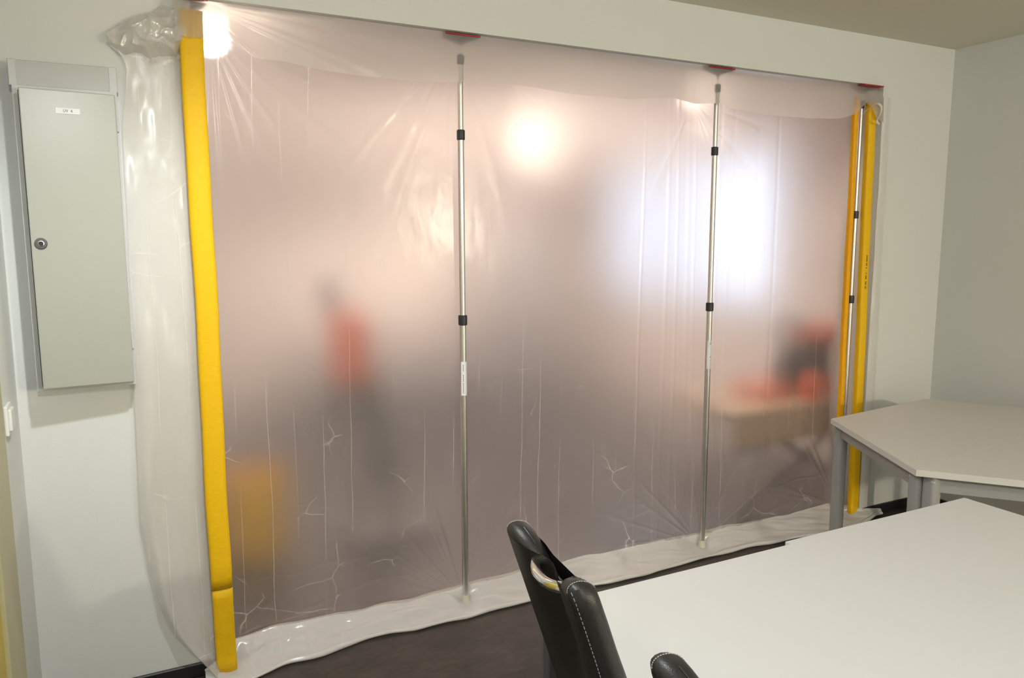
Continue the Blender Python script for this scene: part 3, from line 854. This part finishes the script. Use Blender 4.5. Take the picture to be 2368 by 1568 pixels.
# ------------------------------------------------------------------ corner tables (two trapezoids)
def trap_table(label, poly, ztop, legs, rails, bolts):
    cx = sum(p[0] for p in poly) / 4; cy = sum(p[1] for p in poly) / 4
    t_ = thing('trapezoid_table', label, 'table', (cx, cy, 0), 'grey trapezoid tables in the corner')
    bm = bmesh.new(); prism(bm, poly, ztop - .025, ztop)
    bmesh.ops.bevel(bm, geom=list(bm.edges), offset=.0015, segments=2, affect='EDGES')
    top = obj('tabletop', bm, 'tabletop_back', t_)
    # edge banding as a thin strip round the top
    bm = bmesh.new(); n = 4
    c_ = Vector((cx, cy))
    for i in range(n):
        a = Vector(poly[i]); b = Vector(poly[(i + 1) % n]); d_ = (b - a).normalized(); nn = Vector((d_.y, -d_.x))
        if nn.dot(a - c_) < 0: nn = -nn
        prism(bm, [tuple(a + nn * .0002), tuple(b + nn * .0002), tuple(b + nn * .001), tuple(a + nn * .001)], ztop - .0243, ztop - .0012)
    obj('edge_band', bm, 'edge_band', top)
    for lx0, ly0 in legs:
        bm = bmesh.new(); R_ = .027
        sec = []
        for i in range(20):
            a = 2 * math.pi * i / 20; e = .6
            sec.append((lx0 + R_ * math.copysign(abs(math.cos(a)) ** e, math.cos(a)), ly0 + R_ * math.copysign(abs(math.sin(a)) ** e, math.sin(a))))
        prism(bm, sec, 0.008, ztop - .025)
        lg = obj('leg', bm, 'table_grey', t_); auto_smooth(lg)
        mklathe('foot', 'black_plastic', lg, [(0, 0), (.02, 0), (.022, .003), (.022, .009), (0, .009)], lx0, ly0, 16)
    for (a, b) in rails:
        a = Vector(a); b = Vector(b); d_ = (b - a).normalized(); nn = Vector((d_.y, -d_.x)) * .011
        bm = bmesh.new(); prism(bm, [tuple(a + nn), tuple(b + nn), tuple(b - nn), tuple(a - nn)], ztop - .088, ztop - .025)
        obj('rail', bm, 'table_grey', t_)
    for (bx_, by_, nx, ny) in bolts:
        bm = bmesh.new(); lathe(bm, [(.0085, -.002), (.0085, .002), (.006, .0045), (0, .005)], 0, 0, 16)
        q = Vector((nx, ny, 0)).to_track_quat('Z', 'Y').to_matrix().to_4x4()
        bmesh.ops.transform(bm, matrix=Matrix.Translation((bx_, by_, ztop - .047)) @ q, verts=bm.verts)
        obj('bolt_cap', bm, 'bolt', t_, True)
    return t_
ZT = .74
P0 = Vector((2.947, -1.136)); uu = Vector((math.cos(math.radians(6.5)), math.sin(math.radians(6.5))))
P1 = P0 + 1.63 * uu; BL = Vector((3.335, -.414)); BR = Vector((4.167, -.324))
e2 = Vector((math.cos(math.radians(-50)), math.sin(math.radians(-50))))
nrm = Vector((uu.y, -uu.x))
FLc = P0 + .80 * e2; FRc = FLc + .83 * uu
def ins(p, c, d): return tuple(p + (c - p).normalized() * d)
cen1 = (P0 + P1 + BL + BR) / 4; cen2 = (P0 + P1 + FLc + FRc) / 4
lA, lB, lC, lD = ins(P0, cen1, .075), ins(BL, cen1, .050), ins(BR, cen1, .060), ins(P1, cen1, .09)
dA = (Vector(lB) - Vector(lA)).normalized(); nA = Vector((-dA.y, dA.x))
if nA.x > 0: nA = -nA
trap_table('grey topped trapezoid table pushed into the corner beside the yellow rails', [tuple(P0), tuple(P1), tuple(BR), tuple(BL)], ZT,
           [lA, lB, lC, lD], [(lA, lB), (lB, lC), (lC, lD), (lA, lD)],
           [(lA[0] + nA.x * .026 + dA.x * .004, lA[1] + nA.y * .026 + dA.y * .004, nA.x, nA.y), (lB[0] + nA.x * .026, lB[1] + nA.y * .026, nA.x, nA.y)])
g_ = nrm * .0018
m0, m1, m2, m3 = ins(P0, cen2, .075), ins(P1, cen2, .09), ins(FRc, cen2, .055), ins(FLc, cen2, .055)
dB = (Vector(m3) - Vector(m0)).normalized(); nB = Vector((dB.y, -dB.x))
if nB.x > 0: nB = -nB
trap_table('grey trapezoid table joined to the corner table along one seam, cut by the picture edge', [tuple(P0 + g_), tuple(FLc), tuple(FRc), tuple(P1 + g_)], ZT - .0003,
           [m0, m1, m2, m3], [(m0, m3), (m3, m2), (m2, m1), (m0, m1)],
           [(m0[0] + nB.x * .026, m0[1] + nB.y * .026, nB.x, nB.y)])

# ------------------------------------------------------------------ long front tables
def rect_table(label, x0, x1, y0, y1, ztop):
    t_ = thing('conference_table', label, 'table', ((x0 + x1) / 2, (y0 + y1) / 2, 0), 'white conference tables')
    mkbox('tabletop', 'tabletop', t_, x0, x1, y0, y1, ztop - .025, ztop, .0018, 2)
    for lx0 in (x0 + .012, x1 - .042):
        for ly0 in (y0 + .01, y1 - .040):
            lg = mkbox('leg', 'table_dark', t_, lx0, lx0 + .030, ly0, ly0 + .030, .006, ztop - .025, .002, 1)
            mkbox('foot', 'black_plastic', lg, lx0 + .003, lx0 + .027, ly0 + .003, ly0 + .027, 0, .008)
    for a in (y0 + .016, y1 - .034):
        mkbox('rail', 'table_dark', t_, x0 + .042, x1 - .042, a, a + .018, ztop - .075, ztop - .025)
    for a in (x0 + .018, x1 - .036):
        mkbox('rail', 'table_dark', t_, a, a + .018, y0 + .040, y1 - .040, ztop - .075, ztop - .025)
rect_table('white conference table with the black chairs pushed up to its edge', 1.152, 1.9845, -2.237, -1.437, .742)
rect_table('white conference table standing next to the grey trapezoid tables', 1.9855, 2.812, -2.225, -1.410, .738)

# ------------------------------------------------------------------ chairs
def chair(label, cx, cy, turn):
    t_ = thing('cantilever_chair', label, 'chair', (cx, cy, 0), 'black leather chairs at the white table')
    ZB, ZTOP = .40, 1.03
    hw = .176
    def xo(z):
        d_ = 1.03 - z
        return .335 * d_ if d_ < .41 else .1374 + .06 * (d_ - .41)
    # outline in (w, z)
    half = [(0.0, ZTOP - .074), (.030, ZTOP - .070), (.052, ZTOP - .058), (.068, ZTOP - .042), (.083, ZTOP - .027), (.102, ZTOP - .014), (.124, ZTOP - .005), (.148, ZTOP), (.165, ZTOP - .006), (.173, ZTOP - .028), (hw, ZTOP - .08)]
    side = [(hw, ZTOP - .16), (hw - .002, ZTOP - .26), (hw - .004, ZTOP - .36), (hw - .006, ZTOP - .46), (hw - .012, ZB)]
    R = half + side
    Lf = [(-a, b) for a, b in reversed(R)]
    outline = Lf[:-1] + R
    # dense outline
    dense = []
    for i in range(len(outline) - 1):
        a = Vector((*outline[i], 0)); b = Vector((*outline[i + 1], 0)); n = max(1, int((b - a).length / .014))
        for k in range(n): dense.append(a.lerp(b, k / n))
    dense.append(Vector((*outline[-1], 0)))
    # lofted cushion: rounded profile by insetting the outline
    bm = bmesh.new()
    n = len(dense)
    # inward normals
    nr = []
    for i in range(n):
        a = dense[max(i - 1, 0)]; b = dense[min(i + 1, n - 1)]
        d_ = (b - a).normalized(); nr.append(Vector((d_.y, -d_.x, 0)))
    inside = sum(1 for i in range(n) if nr[i].dot(Vector((0, .65, 0)) - dense[i]) > 0)
    if inside < n / 2: nr = [-q for q in nr]
    T = .026; rd = .024
    rings = []
    steps = 9
    for k in range(steps):
        a = math.pi * k / (steps - 1)
        dep = -T * math.cos(a)           # back (-) to front (+)
        inset = rd * (1 - math.sin(a) ** .8)
        rings.append([bm.verts.new((dep, dense[i].x + nr[i].x * inset, dense[i].y + nr[i].y * inset)) for i in range(n)])
    for A, B in zip(rings[:-1], rings[1:]):
        for i in range(n - 1): bm.faces.new((A[i], A[i + 1], B[i + 1], B[i]))
        bm.faces.new((A[n - 1], A[0], B[0], B[n - 1]))
    f1 = bm.faces.new(rings[0]); f2 = bm.faces.new(rings[-1])
    bmesh.ops.triangulate(bm, faces=[f1, f2])
    # subdivide the large faces so that they can bend
    for _ in range(5):
        ed = [e for e in bm.edges if e.calc_length() > .028]
        if not ed: break
        bmesh.ops.subdivide_edges(bm, edges=ed, cuts=1, use_grid_fill=False)
        bmesh.ops.triangulate(bm, faces=[f for f in bm.faces if len(f.verts) > 4])
    def bend(v):
        z = v.z
        if v.x > 0 and z > ZTOP - .23:
            wn = max(0.0, min(1.0, (.085 - abs(v.y)) / .03)) * max(0.0, min(1.0, (z - (ZTOP - .23)) / .05))
            z -= .012 * (v.x / T) * wn
        # scooped hollow under the grip on the rear face
        vx = v.x
        dd_ = max(0.0, min(1.0, (z - (ZTOP - .36)) / .20)); dd_ = dd_ * dd_ * (3 - 2 * dd_)
        vx += .032 * dd_ * math.exp(-(v.y / .066) ** 2) * max(0.0, 1 - (v.x + T) / (2 * T))
        # thicker lower down
        th = 1.05 + .6 * max(0, min(1, (.90 - z) / .40)) * (1 if v.x > 0 else .25)
        return Vector((cx + xo(z) + vx * th, cy + v.y, z))
    for v_ in bm.verts: v_.co = bend(v_.co)
    bk_ = obj('backrest', bm, 'leather', t_); auto_smooth(bk_, 50)
    # stitching: dashes along both edges of the side gusset
    bm = bmesh.new()
    for sgn in (-1, 1):
        path = []
        sel = [i for i in range(n) if (dense[i].x * sgn) > .150 and dense[i].y > .50]
        for i in sel:
            # walks round the outer end of the lobe and down the side, at the rear edge of the gusset
            p = dense[i] + nr[i] * .0080
            path.append(bend(Vector((-T * .80, p.x, p.y))))
        if sgn < 0: path = path[::-1]
        for i in range(len(path) - 1):
            a, b = path[i], path[i + 1]
            m_ = max(1, int((b - a).length / .007))
            for k in range(m_):
                tube(bm, [a.lerp(b, (k + .12) / m_), a.lerp(b, (k + .72) / m_)], .0006, 5)
    # stitches over the lobe end, across the thickness
    for sgn in (-1, 1):
        pts = []
        for k in range(17):
            a = math.pi * (k + 1) / 18
            dep = -T * math.cos(a); ins_ = rd * (1 - math.sin(a) ** .8)
            pts.append(bend(Vector((dep, sgn * .150, ZTOP - ins_ + .0006))))
        for k in range(0, 16): tube(bm, [pts[k].lerp(pts[k + 1], .1), pts[k].lerp(pts[k + 1], .75)], .0007, 5)
    obj('stitching', bm, 'thread', bk_)['kind'] = 'stuff'
    # seam lines along the top of the lobes
    for sgn in (-1, 1):
        bm = bmesh.new(); pts = []
        for i in range(n):
            if .070 < dense[i].x * sgn < .148 and dense[i].y > ZTOP - .05:
                pts.append(bend(Vector((0.004, dense[i].x - nr[i].x * .0001, dense[i].y - nr[i].y * .0001))))
        tube(bm, pts, .0012, 6)
        obj('seam', bm, 'black_plastic', bk_)
    # chrome grip across the notch
    z = ZTOP - .051
    pts = [Vector((cx + xo(z - dz) + dp, cy + w_, z - dz)) for w_, dz, dp in ((-.086, .000, .006), (-.070, .000, -.004), (-.036, .005, -.020), (0, .007, -.024), (.036, .005, -.020), (.070, .000, -.004), (.086, .000, .006))]
    mktube('grip_bar', 'chrome', t_, smoothpath(pts, 5), .0112, 14)
    # seat
    bm = bmesh.new(); box(bm, cx + .12, cx + .58, cy - .172, cy + .172, .405, .475, .026, 4)
    auto_smooth(obj('seat', bm, 'leather', t_), 50)
    # sled cantilever frame
    for s_ in (-1, 1):
        yy = cy + s_ * .172
        mktube('leg', 'chrome', t_, smoothpath([(cx + .14, yy, .415), (cx + .42, yy, .415), (cx + .50, yy, .400), (cx + .53, yy, .34), (cx + .54, yy, .10), (cx + .53, yy, .03), (cx + .47, yy, .013), (cx + .06, yy, .013)], 6), .0125, 12)
    mktube('cross_bar', 'chrome', t_, [(cx + .07, cy - .172, .013), (cx + .07, cy + .172, .013)], .0120, 12)
    t_.rotation_euler.z = math.radians(turn)
    return t_
chair('black leather chair with chrome grip, backrest whole in view before the sheet', 1.004, -1.738, -6.5)
chair('black leather chair of which only the top corner of the backrest shows over the table', 0.960, -2.285, -6.0)

# ------------------------------------------------------------------ invented uplighters, added to brighten the back room by way of its ceiling
def uplighter(label, x, y, power, h=1.0):
    t_ = thing('added_uplighter', label, 'lamp', (x, y, 0), 'added uplighters in the back room')
    mklathe('base', 'locker', t_, [(0, 0), (.14, 0), (.14, .012), (.03, .03), (0, .03)], x, y, 28)
    mktube('pole', 'steel', t_, [(x, y, .02), (x, y, h - .09)], .011, 10)
    mklathe('bowl', 'frame_white', t_, [(.012, h - .10), (.06, h - .09), (.13, h - .03), (.15, h + .01), (.146, h + .01), (.126, h - .026), (.056, h - .082), (0, h - .085)], x, y, 32)
    mklathe('bulb', 'bulb_added', t_, [(0, h - .084), (.02, h - .08), (.022, h - .05), (0, h - .04)], x, y, 16)
    l = bpy.data.lights.new('up_light', 'SPOT'); l.energy = power; l.color = BACK_COL; l.spot_size = math.radians(132); l.spot_blend = .5; l.shadow_soft_size = .03
    lo = bpy.data.objects.new('light_source', l); C.objects.link(lo)
    lo.location = (x, y, h + .02); lo.rotation_euler = (math.pi, 0, 0)
    lo.parent = t_; lo.matrix_parent_inverse = parent_world(t_).inverted()
uplighter('added floor uplighter with a white bowl beside the red drill rig', 0.75, 3.3, 30)
uplighter('added floor uplighter with a white bowl before the grey sideboard', 3.25, 3.1, 125)

# ------------------------------------------------------------------ things seen blurred through the sheet
b = thing('bucket', 'yellow plastic bucket on the back room floor, blurred behind the sheet', 'bucket', (0.83, 1.10, 0))
mklathe('pail', 'bucket', b, [(0, .002), (.145, .002), (.150, .01), (.172, .42), (.180, .42), (.180, .435), (.168, .435), (.145, .03), (0, .025)], .83, 1.10, 32)
mktube('bail_handle', 'dark_metal', b, smoothpath([(.83 - .178, 1.10, .41), (.83 - .14, 1.04, .47), (.83, 1.01, .50), (.83 + .14, 1.04, .47), (.83 + .178, 1.10, .41)], 6), .004, 8)

rig = thing('core_drill_rig', 'dark upright drill rig with a red motor, blurred behind the sheet', 'drill rig', (1.50, 1.05, 0))
mkbox('base_plate', 'rig_metal', rig, 1.34, 1.82, .86, 1.24, .0, .05, .008, 2)
mktube('mast', 'rig_metal', rig, [(1.66, 1.05, .04), (1.30, 1.05, 1.40)], .042, 12)
mktube('brace', 'rig_metal', rig, [(1.42, 1.05, .04), (1.52, 1.05, .62)], .03, 10)
mkbox('motor', 'red_machine', rig, 1.30, 1.49, .92, 1.12, .86, 1.24, .05, 4, True)
mkbox('carriage', 'rig_metal', rig, 1.30, 1.52, .98, 1.12, .72, .96, .015, 2)
mktube('drill_barrel', 'rig_metal', rig, [(1.50, 1.02, .92), (1.62, 1.02, .32)], .055, 16)
mktube('crank_handle', 'rig_metal', rig, smoothpath([(1.32, 1.0, .86), (1.22, .98, .86), (1.19, .98, .80), (1.17, .98, .70)], 5), .012, 8)

for ch_ in [rig] + list(rig.children):
    if ch_ is rig: ch_.location.x -= .06

bench = thing('work_bench', 'plywood topped work bench with crossed dark legs behind the sheet', 'bench', (4.0, .56, 0))
mkbox('bench_top', 'bench_wood', bench, 3.30, 4.66, .26, .92, .600, .630, .003, 1)
mkbox('apron', 'bench_wood', bench, 3.34, 4.62, .28, .30, .42, .600, .002, 1)
for yy in (.34, .84):
    mktube('leg', 'dark_metal', bench, [(3.45, yy, .016), (4.50, yy, .597)], .016, 10)
    mktube('leg', 'dark_metal', bench, [(4.50, yy + .035, .016), (3.45, yy + .035, .597)], .016, 10)
saw = thing('tile_saw', 'orange and black tile saw on the plywood bench behind the sheet', 'power tool', (4.15, .62, .630))
mkbox('tray', 'orange', saw, 3.72, 4.56, .47, .80, .630, .700, .012, 3)
mkbox('motor_housing', 'dark_metal', saw, 4.06, 4.34, .50, .74, .700, .96, .03, 3, True)
mkbox('hood', 'orange', saw, 4.14, 4.44, .48, .72, .955, 1.06, .03, 3, True)
bm = bmesh.new(); lathe(bm, [(0, -.02), (.11, -.02), (.115, 0), (.11, .02), (0, .02)], 0, 0, 28)
bmesh.ops.transform(bm, matrix=Matrix.Translation((3.99, .58, .80)) @ Matrix.Rotation(math.pi / 2, 4, 'X'), verts=bm.verts)
obj('blade_guard', bm, 'dark_metal', saw)
mktube('handle', 'dark_metal', saw, smoothpath([(4.0, .60, .90), (3.94, .60, 1.02), (4.0, .60, 1.10), (4.18, .60, 1.05)], 5), .020, 10)
can = thing('canister', 'orange red canister at the front edge of the plywood bench', 'canister', (4.0, .35, .630))
mklathe('vessel', 'orange', can, [(0, .631), (.062, .631), (.068, .64), (.068, .77), (.058, .795), (.025, .805), (0, .806)], 4.0, .35, 24)
mklathe('cap', 'dark_metal', can, [(0, .804), (.022, .804), (.022, .825), (0, .825)], 4.0, .35, 16)

sb = thing('sideboard', 'low grey sideboard along the far wall of the back room', 'cabinet', (3.0, 4.4, 0))
mkbox('body', 'sideboard', sb, 1.75, 3.35, 4.20, 4.68, .06, .66, .004, 1)
mkbox('plinth', 'dark_metal', sb, 1.79, 3.31, 4.24, 4.66, 0, .06)
for k in range(4):
    dd = mkbox('door', 'sideboard', sb, 1.76 + k * .397, 2.15 + k * .397, 4.183, 4.20, 0.08, .64, .003, 1)
    mktube('handle', 'steel', dd, [(2.12 + k * .397, 4.168, .42), (2.12 + k * .397, 4.168, .54)], .005, 8)
lk_ = thing('locker', 'tall grey steel locker beside the window of the back room', 'cabinet', (3.8, 4.4, 0))
mkbox('body', 'locker', lk_, 3.40, 4.20, 4.22, 4.68, .05, 1.86, .004, 1)
mkbox('plinth', 'dark_metal', lk_, 3.42, 4.18, 4.24, 4.66, 0, .05)
for k in range(2):
    dd = mkbox('door', 'locker', lk_, 3.41 + k * .395, 3.795 + k * .395, 4.204, 4.22, .07, 1.84, .003, 1)
    mktube('handle', 'steel', dd, [(3.74 + k * .08, 4.19, 1.0), (3.74 + k * .08, 4.19, 1.12)], .006, 8)
